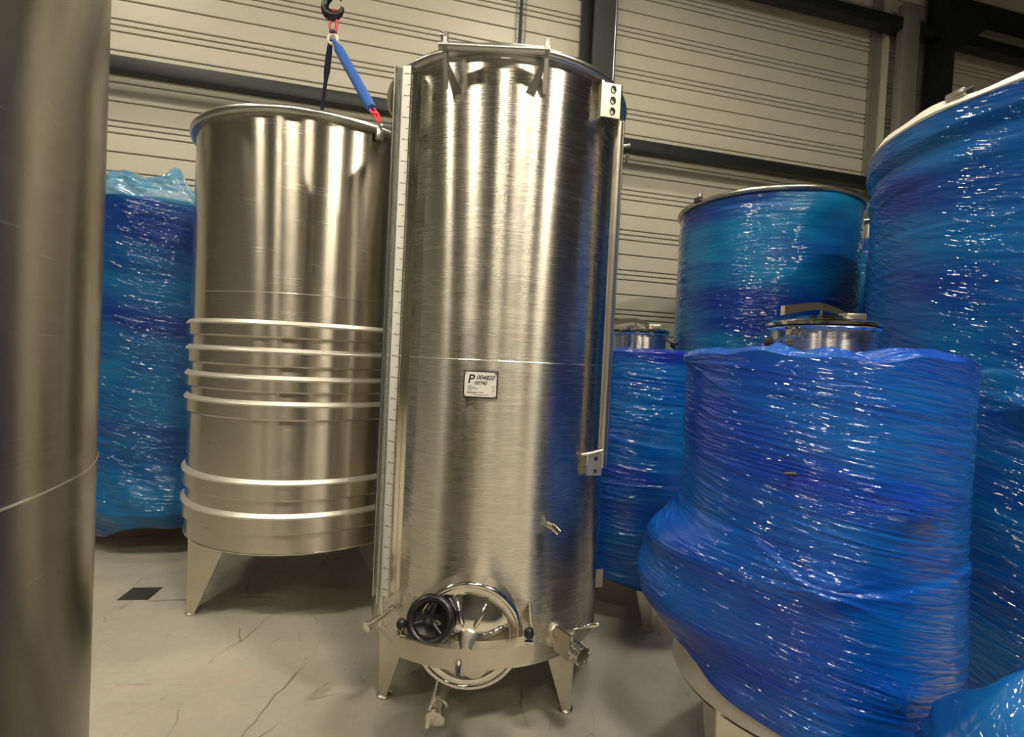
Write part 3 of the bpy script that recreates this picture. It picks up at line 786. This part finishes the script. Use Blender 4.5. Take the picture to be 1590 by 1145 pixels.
# ------------------------------------------------------------------ banded tank hanging on the sling (left)
LT = thing('banded_tank', 'wide brushed steel tank with six raised cooling bands, crane sling on its rim', 'tank', (-1.32, 3.352, 0))
LR, LZ0, LZ1 = 0.724, 0.440, 2.800
open_tank(LT, LR, LZ0, LZ1, STEEL_L, 0.023)
MB().torus((0, 0, 1.845), LR - 0.0006, 0.0022, seg=160, sub=6).build('weld_seam', WELD, LT)
MB().torus((0, 0, LZ0 + 0.004), LR - 0.002, 0.006, seg=160, sub=8).build('bottom_weld', WELD, LT)
for (zt, zb) in ((1.692, 1.600), (1.546, 1.447), (1.399, 1.310), (1.262, 1.162), (0.841, 0.730), (0.660, 0.549)):
    cb = MB().lathe([(LR - 0.004, zt - 0.012), (LR + 0.019, zt - 0.022), (LR + 0.019, zb + 0.012), (LR + 0.013, zb + 0.003), (LR - 0.004, zb)], 160).build('cooling_band', STEEL_L, LT, cyl_uv=LR, angle=20)
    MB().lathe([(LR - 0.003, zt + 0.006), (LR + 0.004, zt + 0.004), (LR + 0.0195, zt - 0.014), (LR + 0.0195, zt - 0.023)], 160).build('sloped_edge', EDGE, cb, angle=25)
for ph in (-41.0, 66.0, 170.0): leg(LT, ph, LR - 0.004, 0.715, LZ0 + 0.06, 0.30, 0.05, spread=0.42)
for ph in (43.5, -152.0):
    f3 = frame(ph); c = pc(ph, LR + 0.03, LZ1 - 0.03)
    lg = MB().box(c, (0.050, 0.02, 0.060), (f3[0], -f3[1], f3[2]), bev=0.004).build('lifting_lug', RIM, LT)
    MB().torus(c + Vector((0, 0, 0.045)), 0.017, 0.006, (f3[1], Vector((0, 0, 1)), f3[0]), 20, 8).build('lug_eye', RIM, lg)

# crane hook and the sling between hook and tank
HK = thing('crane_hook', 'black crane hook hanging at the top edge above the banded tank', 'hook', (-1.30, 3.35, 3.755))
pts = []; rs = []
for k in range(19):
    a = rad(120 - 15 * k); R_ = 0.062
    pts.append((R_ * cos(a), 0, 0.075 + R_ * sin(a))); rs.append(0.012 + 0.017 * math.exp(-((k - 11) / 5.0) ** 2))
pts = [(0, 0, 0.245), (0.0, 0, 0.20), (-0.012, 0, 0.16)] + pts[:] ; rs = [0.020, 0.020, 0.018] + rs
# bowl of the hook: shank from above, round the bottom, tip on the right
pts = [(0.0, 0, 0.26), (0.0, 0, 0.20), (-0.018, 0, 0.155)]; rs = [0.020, 0.021, 0.022]
for k in range(15):
    a = rad(140 + 15.5 * k)
    pts.append((0.058 * cos(a), 0, 0.08 + 0.062 * sin(a))); rs.append(0.022 + 0.012 * math.exp(-((k - 7) / 4.0) ** 2) - 0.010 * (k / 14) ** 3)
MB().tube(pts, rs, 14).build('hook', HOOKM, HK)
MB().box((0.045, 0, 0.165), (0.012, 0.02, 0.085), bev=0.003).build('safety_latch', HOOKM, HK)
MB().box((0.06, 0, 0.29), (0.20, 0.09, 0.11), bev=0.012).build('hook_block', YEL, HK)
for x in (-0.015, 0.02, 0.06, 0.10): MB().tube([(x, 0, 0.34), (x, 0, 4.74)], 0.006, 6).build('hoist_rope', HOOKM, HK)
SL = thing('lifting_sling', 'two-legged blue sling with red ends from crane hook to banded tank rim', 'sling', (-1.32, 3.352, LZ1))
top = Vector((0.022, 0.0, 0.868))
def lp(ph, dz=0.0): v = pc(ph, LR + 0.03, 0.03 + dz); return v
e1 = lp(43.5); e2 = lp(-152.0)
mb = MB(); mb.tube([top + Vector((-0.012, 0, 0.10)), top + Vector((-0.026, 0, 0.05)), top + Vector((-0.014, 0, -0.015))], 0.0085, 8); mb.tube([top + Vector((0.006, 0, 0.15)), top + Vector((0.022, 0, 0.07)), top + Vector((0.014, 0, -0.015))], 0.010, 8)
mb.tube([top + Vector((-0.012, 0, 0.10)), top + Vector((-0.008, 0, 0.14)), top + Vector((0.006, 0, 0.15))], 0.0085, 8)
mb.build('red_loop', RED, SL)
MB().torus(top + Vector((0.0, 0.0, -0.045)), 0.030, 0.011, (Vector((1, 0, 0)), Vector((0, 0, 1)), Vector((0, 1, 0))), 24, 8).build('ring', LINK, SL)
MB().ball(top, 0.024, sc=(1.1, 0.7, 0.8)).build('knot', SLINGD, SL)
a = top + Vector((0.012, 0, -0.06)); d = (e1 - a)
MB().tube([a, a + d * 0.10], 0.017, 10).build('sling_web', SLINGB, SL)
MB().tube([a + d * 0.08, a + d * 0.12, a + d * 0.80, a + d * 0.84], [0.024, 0.031, 0.031, 0.026], 16).build('sling_sleeve', SLINGB, SL)
mb = MB(); mb.tube([a + d * 0.82 + Vector((0.012, 0, 0)), a + d * 0.91 + Vector((0.016, 0, 0.004)), a + d * 0.985], 0.008, 8); mb.tube([a + d * 0.82 - Vector((0.014, 0, 0)), a + d * 0.91 - Vector((0.010, 0, 0)), a + d * 0.985], 0.008, 8)
mb.ball(a + d * 0.90, 0.020); mb.build('red_shackle', RED, SL)
a = top + Vector((-0.014, 0, -0.05)); d = (e2 - a)
MB().tube([a, a + d * 0.08, a + d * 0.18, a + d * 0.24], [0.014, 0.020, 0.021, 0.013], 10).build('sling_web', SLINGD, SL)
MB().tube([a + d * 0.22, a + d * 0.985], 0.0125, 10).build('sling_leg', SLINGD, SL)

# ------------------------------------------------------------------ steel tank at the left edge, very near
AT = thing('near_steel_tank', 'satin steel tank cut by the left edge of the picture, nearest to the camera', 'tank', (-1.07, 0.41, 0))
AR = 0.562
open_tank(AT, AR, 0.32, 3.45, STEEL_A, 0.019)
MB().torus((0, 0, 1.379), AR - 0.0006, 0.0020, seg=160, sub=6).build('weld_seam', WELD, AT)
for ph in (20.0, 140.0, 260.0): leg(AT, ph, AR - 0.004, 0.545, 0.42, 0.17)

# ------------------------------------------------------------------ blue wrapped tanks
def wrapped_legs(root, phis, r, z_top, w=0.15):
    for ph in phis: leg(root, ph, r, r - 0.012, z_top, w)

def manhole(root, c, r, z0, h, lever=True, knob_phi=-28):
    """steel neck with clamped lid, lever and swing bolt with black knob, at c = (x, y) on the tank's roof"""
    cx = Vector((c[0], c[1], 0))
    N_ = MB().lathe([(r, z0 - 0.02), (r, z0 + h)], 72, cx).build('manhole_neck', STEEL, root, cyl_uv=r)
    MB().lathe([(r - 0.01, z0 + h - 0.002), (r + 0.014, z0 + h), (r + 0.018, z0 + h + 0.006), (r + 0.014, z0 + h + 0.012), (r - 0.01, z0 + h + 0.013)], 72, cx, close=True).build('neck_ring', POLISH, root)
    LD = MB().lathe([(r + 0.010, z0 + h + 0.013), (r + 0.020, z0 + h + 0.018), (r + 0.020, z0 + h + 0.028), (r + 0.008, z0 + h + 0.036), (r * 0.75, z0 + h + 0.040), (r * 0.5, z0 + h + 0.058), (0.0, z0 + h + 0.066)], 72, cx).build('manhole_lid', POLISH, root)
    zt = z0 + h + 0.05
    if lever:
        # pressed channel lever that lies across the lid
        n = 14; vs = []; fs = []
        for i in range(n + 1):
            q = i / n; x = -r * 0.90 + q * r * 1.70; z = zt + 0.030 * sin(min(1, q * 1.25) * pi * 0.62) + 0.008 - 0.085 * max(0, q - 0.45)
            hh = 0.036 * (1 - 0.55 * q); y = -0.02
            vs += [(x, y, z), (x, y, z + hh), (x, y + 0.030, z + hh), (x, y + 0.030, z)]
        for i in range(n):
            a_, b_ = i * 4, i * 4 + 4
            fs += [(a_ + k, a_ + (k + 1) % 4, b_ + (k + 1) % 4, b_ + k) for k in range(4)]
        fs += [(0, 1, 2, 3), tuple(n * 4 + k for k in (3, 2, 1, 0))]
        MB().add([Vector(v) + cx for v in vs], fs).build('lid_lever', POLISH, LD, smooth=False)
        MB().box(cx + Vector((r * 0.55, -0.02, zt + 0.010)), (r * 0.42, 0.06, 0.026), bev=0.004).build('hinge_block', SATIN, LD)
        MB().tube([cx + Vector((-0.02, -0.022, zt + 0.0)), cx + Vector((-0.02, -0.022, zt + 0.052))], 0.005, 10).build('pivot_pin', POLISH, LD)
    f4 = frame(knob_phi); a_ = pc(knob_phi, r + 0.012, z0 + h - 0.018) + cx; b_ = pc(knob_phi - 17, r + 0.050, z0 + h - 0.052) + cx
    MB().box(a_, (0.03, 0.03, 0.03), (f4[0], -f4[1], f4[2]), bev=0.004).build('clamp_lug', POLISH, root)
    MB().tube([a_, b_], 0.006, 10).build('swing_bolt', POLISH, root)
    d = (b_ - a_).normalized()
    KN = MB().tube([b_ - d * 0.008, b_ - d * 0.004, b_ + d * 0.022, b_ + d * 0.028], [0.014, 0.024, 0.024, 0.016], 18).build('clamp_knob', BLACKP, root)
    MB().tube([b_ + d * 0.026, b_ + d * 0.031], 0.010, 14).build('knob_cap', POLISH, KN)

# --- front right: short wrapped tank
FT = thing('wrapped_short_tank', 'short blue film-wrapped tank in front on the right, film bulging low on its left side', 'tank', (1.175, 1.93, 0))
FR = 0.470
wr = film_wrinkle(11, 0.0024, 0.25, 110, 8, 0.2, 1.7, FR)
def fold_z(P): return 1.03 - 0.13 * np.clip((P + 48) / 24.0, 0, 1) + 0.05 * np.clip((P + 24) / 60.0, 0, 1) + 0.02 * np.sin(np.radians(P * 2))
def f_disp(P, Z, T):
    d = wr(P, Z)
    fz = fold_z(P)
    d = d + 0.009 / (1 + np.exp((Z - fz) / 0.004))                                   # edge of the second layer
    lo = np.clip((fz - Z) / 0.5, 0, 1)
    side = np.exp(-((P + 97) / 34.0) ** 2)
    up_ = np.clip((Z - 0.50) / 0.16, 0, 1); dn_ = np.clip((1.02 - Z) / 0.15, 0, 1)
    d = d + 0.125 * side * (up_ * up_ * (3 - 2 * up_)) * (dn_ * dn_ * (3 - 2 * dn_))  # bulge over a hidden fitting
    d = d + 0.012 * side * np.sin(Z * 26 + P * 0.05) * up_ * dn_
    d = d + 0.010 * (1 + np.sin(np.radians(P) * 3 + 1)) * lo
    d = d + 0.020 * np.exp(-((P + 24) / 9.0) ** 2 - ((Z - 0.90) / 0.05) ** 2)
    d = d + 0.022 * np.exp(-((P - 5) / 8.0) ** 2 - ((Z - 1.16) / 0.05) ** 2)
    d = d + 0.016 * np.exp(-((P - 2) / 9.0) ** 2 - ((Z - 0.62) / 0.05) ** 2)
    d = d + 0.030 * np.exp(-((P + 92) / 12.0) ** 2 - ((Z - 1.60) / 0.05) ** 2)
    d = d + pleats(P, Z, -24, 0.90, FR, 0.0050, 0.16, 9, 0.4) + pleats(P, Z, 5, 1.16, FR, 0.0045, 0.15, 8, 1.4) + pleats(P, Z, 2, 0.62, FR, 0.004, 0.14, 7, 2.2) + pleats(P, Z, -92, 1.58, FR, 0.006, 0.25, 9, 0.9)
    hem = np.clip(1 - T * 9, 0, 1)
    d = d + 0.006 * hem * np.sin(np.radians(P) * 11)
    return d
def f_hem(P): return 0.418 + 0.10 * np.exp(-((P + 100) / 40.0) ** 2) - 0.08 * np.clip((P + 30) / 60, 0, 1) + 0.012 * np.sin(np.radians(P * 3))
rs_ = np.random.RandomState(3)
ruf = rs_.rand(40)
def f_top(P): return 1.612 + 0.008 * np.sin(np.radians(P * 5)) + 0.006 * np.sin(np.radians(P * 13 + 40))
def f_cap(ph, q): return 0.018 * np.abs(np.sin(np.radians(ph * 9) + 6 * q)) * np.sin(pi * min(1, q * 1.6)) * (1 if q < 0.62 else 0) + 0.010 * np.sin(np.radians(ph * 17) + 11 * q) * np.sin(pi * q)
wrap_mesh('film_wrap', BLUE_F, FT, FR, f_hem, f_top, 560, 380, f_disp, 0.16, f_cap, 14)
def foam_disp(P, Z, T): return 0.006 * np.sin(np.radians(P) * 7 + Z * 9) + 0.003 * np.sin(np.radians(P) * 23 + Z * 40)
MB().lathe([(FR - 0.03, 0.35), (FR - 0.006, 0.37), (FR - 0.010, 0.45), (FR - 0.014, 0.60), (FR - 0.04, 0.61)], 120).build('foam_skirt', FOAM, FT)
MB().lathe([(FR - 0.02, 0.35), (0.25, 0.33), (0.0, 0.30)], 60).build('bottom', SATIN, FT)
wrapped_legs(FT, (-62, 58, 178), FR - 0.02, 0.40, 0.18)
manhole(FT, (0.02, 0.0), 0.178, 1.62, 0.098, True, -58)
MB().ball(pc(-37, FR + 0.012, 1.240), 0.02, sc=(1.2, 0.25, 0.28)).build('torn_scuff', DARKFR, FT)

# --- right edge: large wrapped tank
RT = thing('wrapped_large_tank', 'largest blue wrapped tank with pale foam on its rim, at the right edge', 'tank', (2.99, 2.60, 0))
RR = 0.955
wr2 = film_wrinkle(21, 0.0030, 0.5, 130, 10, 0.2, 3.0, RR)
def r_disp(P, Z, T):
    d = wr2(P, Z)
    d = d + 0.055 * np.exp(-((P + 55.5) / 5.0) ** 2 - ((Z - 1.455) / 0.055) ** 2)
    d = d + 0.030 * np.clip((Z - 2.70) / 0.06, 0, 1)                                  # film over the rolled rim
    d = d + 0.012 * np.exp(-((Z - 2.60) / 0.05) ** 2)
    d = d + 0.006 / (1 + np.exp((Z - 1.65 - 0.05 * np.sin(np.radians(P))) / 0.004)) + 0.005 / (1 + np.exp((Z - 2.25 + 0.06 * np.sin(np.radians(P))) / 0.004))
    d = d + pleats(P, Z, -55.5, 1.455, RR, 0.004, 0.2, 9, 0.2)
    return d
wrap_mesh('film_wrap', BLUE_R, RT, RR, 0.07, 2.855, 640, 330, r_disp, 0.90, None, 3)
mb = MB(); n = 120; vs = []; fs = []
for k in range(n):
    a = 2 * pi * k / n; wv_ = 0.012 * sin(a * 7) + 0.008 * sin(a * 17 + 1)
    for (r_q, z_q) in ((0.975, 2.842), (0.992, 2.860 + wv_ * 0.4), (0.975, 2.895 + wv_), (0.93, 2.905 + wv_), (0.90, 2.86)):
        vs.append((r_q * sin(a), -r_q * cos(a), z_q))
for k in range(n):
    for j in range(4): fs.append((k * 5 + j, ((k + 1) % n) * 5 + j, ((k + 1) % n) * 5 + j + 1, k * 5 + j + 1))
mb.add(vs, fs).build('foam_rim', WFOAM, RT)
MB().lathe([(0.92, 2.86), (0.5, 2.93), (0.0, 2.96)], 60).build('roof', SATIN, RT)
MB().lathe([(0.92, 0.30), (0.5, 0.28), (0.0, 0.26)], 60).build('bottom', SATIN, RT)
f5 = frame(-77); c = pc(-77, 0.965, 2.905)
LC = MB().box(c, (0.085, 0.05, 0.035), (f5[0], -f5[1], f5[2]), bev=0.006).build('rim_latch', RIM, RT)
MB().tube([c + f5[0] * 0.03, c + f5[0] * 0.075], 0.014, 14).build('latch_pin', DARKFR, LC)
wrapped_legs(RT, (-100, 20, 140), 0.92, 0.34, 0.2)

# --- behind: wrapped tank with bare rim
BT = thing('wrapped_rimmed_tank', 'blue wrapped tank with a bare steel rim and dark lug, against the cream wall', 'tank', (2.28, 4.63, 0))
BR = 0.748
wr3 = film_wrinkle(31, 0.0026, 0.03, 110, 10, 0.2, 3.2, BR)
def b_disp(P, Z, T):
    d = wr3(P, Z)
    s_ = np.exp(-((P - 14) / 13.0) ** 2)
    d = d - 0.035 * s_ * np.exp(-((Z - 2.70) / 0.10) ** 2) + 0.02 * s_ * np.exp(-((Z - 2.90) / 0.06) ** 2)
    return d + 0.006 / (1 + np.exp((Z - 2.86 + 0.02 * np.sin(np.radians(P * 2))) / 0.004))
wrap_mesh('film_wrap', BLUE_B, BT, BR, 0.28, 2.985, 420, 260, b_disp, 0.70, None, 3)
MB().torus((0, 0, 2.995), BR + 0.010, 0.022, seg=140, sub=12).build('rim', RIM, BT)
MB().lathe([(BR - 0.02, 2.99), (0.4, 3.05), (0.0, 3.07)], 60).build('roof', SATIN, BT)
MB().lathe([(BR - 0.02, 0.30), (0.0, 0.27)], 40).build('bottom', SATIN, BT)
f6 = frame(-69); c = pc(-69, BR + 0.035, 3.01)
LC = MB().box(c, (0.075, 0.04, 0.045), (f6[0], -f6[1], f6[2]), bev=0.005).build('rim_lug', DARKFR, BT)
MB().torus(c + f6[0] * 0.03 + Vector((0, 0, 0.025)), 0.017, 0.006, (f6[1], Vector((0, 0, 1)), f6[0]), 18, 8).build('lug_eye', RIM, LC)
wrapped_legs(BT, (-60, 60, 180), BR - 0.03, 0.32, 0.2)

# --- sliver of another wrapped tank between that one and the large one
IT = thing('wrapped_hidden_tank', 'blue wrapped tank showing only a sliver beside the large right tank', 'tank', (4.10, 5.55, 0))
IR = 0.84
wr4 = film_wrinkle(41, 0.0026, 0.1, 110, 10, 0.2, 3.2, IR)
wrap_mesh('film_wrap', BLUE_B, IT, IR, 0.28, 2.93, 300, 180, lambda P, Z, T: wr4(P, Z), 0.76, None, 3)
MB().torus((0, 0, 3.10), IR + 0.008, 0.022, seg=140, sub=12).build('rim', RIM, IT)
MB().lathe([(IR, 2.90), (IR, 3.10), (IR - 0.03, 3.10), (0.4, 3.16), (0.0, 3.18)], 96).build('bare_top', STEEL_L, IT, cyl_uv=IR)
MB().lathe([(IR - 0.02, 0.30), (0.0, 0.27)], 40).build('bottom', SATIN, IT)
f7 = frame(-38); c = pc(-38, IR + 0.02, 2.99)
MB().plate([c + f7[0] * a_ + f7[2] * b_ + f7[1] * 0.03 for a_, b_ in ((-0.03, -0.10), (0.02, -0.12), (0.06, -0.02), (0.045, 0.08), (0.015, 0.09), (0.02, 0.0))], 0.03).build('rim_bracket', WFOAM, IT, smooth=False)
wrapped_legs(IT, (-60, 60, 180), IR - 0.03, 0.32, 0.2)

# --- small wrapped tank behind the central tank
GT = thing('wrapped_small_tank', 'small blue wrapped tank with a manhole, half hidden behind the tall central tank', 'tank', (0.80, 3.30, 0))
GR = 0.478
wr5 = film_wrinkle(51, 0.0034, 0.12, 90, 8, 0.1, 1.7, GR)
def g_disp(P, Z, T):
    d = wr5(P, Z)
    d = d + 0.010 / (1 + np.exp((Z - 1.13 + 0.05 * np.sin(np.radians(P * 2 + 40))) / 0.005))
    d = d + pleats(P, Z, 38, 1.32, GR, 0.008, 0.3, 9, 0.4)
    hem = np.clip((0.55 - Z) / 0.3, 0, 1)
    return d + 0.014 * hem * np.sin(np.radians(P) * 5) - 0.03 * hem
def g_hem(P): return 0.30 - 0.07 * np.exp(-((P - 12) / 22.0) ** 2) + 0.012 * np.sin(np.radians(P * 7))
def g_cap(ph, q): return 0.016 * np.abs(np.sin(np.radians(ph * 8) + 5 * q)) * np.sin(pi * min(1, q * 1.5)) * (1 if q < 0.62 else 0)
wrap_mesh('film_wrap', BLUE_G, GT, GR, g_hem, 1.630, 380, 240, g_disp, 0.16, g_cap, 12)
MB().lathe([(GR - 0.02, 0.34), (0.0, 0.30)], 40).build('bottom', SATIN, GT)
wrapped_legs(GT, (10, 130, 250), GR - 0.03, 0.36, 0.12)
manhole(GT, (0.02, 0.0), 0.185, 1.635, 0.115, True, 100)

# --- far left: wrapped tank behind the banded one
HT = thing('wrapped_left_tank', 'blue wrapped tank with crumpled film top between the two left steel tanks', 'tank', (-2.75, 4.15, 0))
HR = 0.690
wr6 = film_wrinkle(61, 0.0040, 0.25, 80, 9, 0.0, 2.9, HR)
def h_disp(P, Z, T):
    d = wr6(P, Z)
    d = d + 0.010 / (1 + np.exp((Z - 2.56 + 0.03 * np.sin(np.radians(P * 2))) / 0.006))
    fl_ = np.clip((0.72 - Z) / 0.30, 0, 1)
    d = d + 0.075 * fl_ * fl_ * (3 - 2 * fl_) * (0.8 + 0.3 * np.sin(np.radians(P) * 3)) - 0.10 * np.clip((0.34 - Z) / 0.2, 0, 1)
    d = d + 0.008 * np.clip((0.95 - Z) / 0.4, 0, 1) * np.sin(np.radians(P) * 17 + Z * 22)
    d = d + pleats(P, Z, 12, 0.80, HR, 0.012, 0.3, 11, 0.5)
    return d
def h_hem(P): return 0.19 + 0.05 * np.sin(np.radians(P * 3)) + 0.02 * np.sin(np.radians(P * 8))
wrap_mesh('film_wrap', BLUE_H, HT, HR, h_hem, 2.56, 420, 260, h_disp, 0.60, None, 3)
# loose crumpled bag of film above the shoulder
ph = np.linspace(-180, 180, 240, endpoint=False)
def h_top(P): return 2.70 + 0.085 * np.exp(-((P + 12) / 13.0) ** 2) + 0.115 * np.exp(-((P - 26) / 6.5) ** 2) - 0.08 * np.clip((P - 28) / 14, 0, 1) + 0.015 * np.sin(np.radians(P * 6))
wr7 = film_wrinkle(71, 0.010, 0.6, 20, 24, 2.4, 2.9, HR)
def c_disp(P, Z, T): return wr7(P, Z) - 0.10 * T ** 2 + 0.016 * np.sin(np.radians(P) * 19 + 9 * T) * T
wrap_mesh('film_bag', CLEARF, HT, HR + 0.006, 2.53, h_top, 300, 26, c_disp, 0.30, None, 6)
MB().lathe([(HR - 0.03, 2.50), (HR - 0.03, 2.575), (0.3, 2.64), (0.0, 2.66)], 60).build('roof', SATIN, HT)
MB().lathe([(HR - 0.02, 0.28), (0.0, 0.25)], 40).build('bottom', SATIN, HT)
wrapped_legs(HT, (-40, 80, 200), HR - 0.05, 0.30, 0.12)
for txt, phq in (('3', 1.0), ('8', 8.0)):
    f8 = frame(phq); text_mesh(txt, 0.11, 'marker_digit', SLINGD, HT, pc(phq, HR + 0.012, 1.60), (f8[0], f8[1], f8[2]), 0.1, 0.0006)

# --- bundle of film in the lower right corner
PB = thing('film_bundle', 'lumpy bundle of pale blue film in the lower right corner', 'bundle', (1.295, 1.10, 0))
wr8 = film_wrinkle(81, 0.010, 0.4, 26, 14, 0.0, 0.9, 0.35)
def p_disp(P, Z, T):
    return wr8(P, Z) + 0.022 * np.sin(np.radians(P) * 3 + 1.0) * (0.5 + T) + 0.014 * np.sin(np.radians(P) * 5 + 8 * T) - 0.05 * T ** 3
def p_top(P): return 0.75 + 0.06 * np.sin(np.radians(P)) + 0.015 * np.sin(np.radians(P * 5))
def p_cap(ph, q): return 0.13 * sin(q * pi / 2) + 0.06 * np.sin(np.radians(ph)) * -q + 0.018 * np.sin(np.radians(ph * 4) + 5 * q) * sin(pi * q)
wrap_mesh('film_skin', BLUE_X, PB, 0.265, 0.004, p_top, 200, 90, p_disp, 0.01, p_cap, 26)
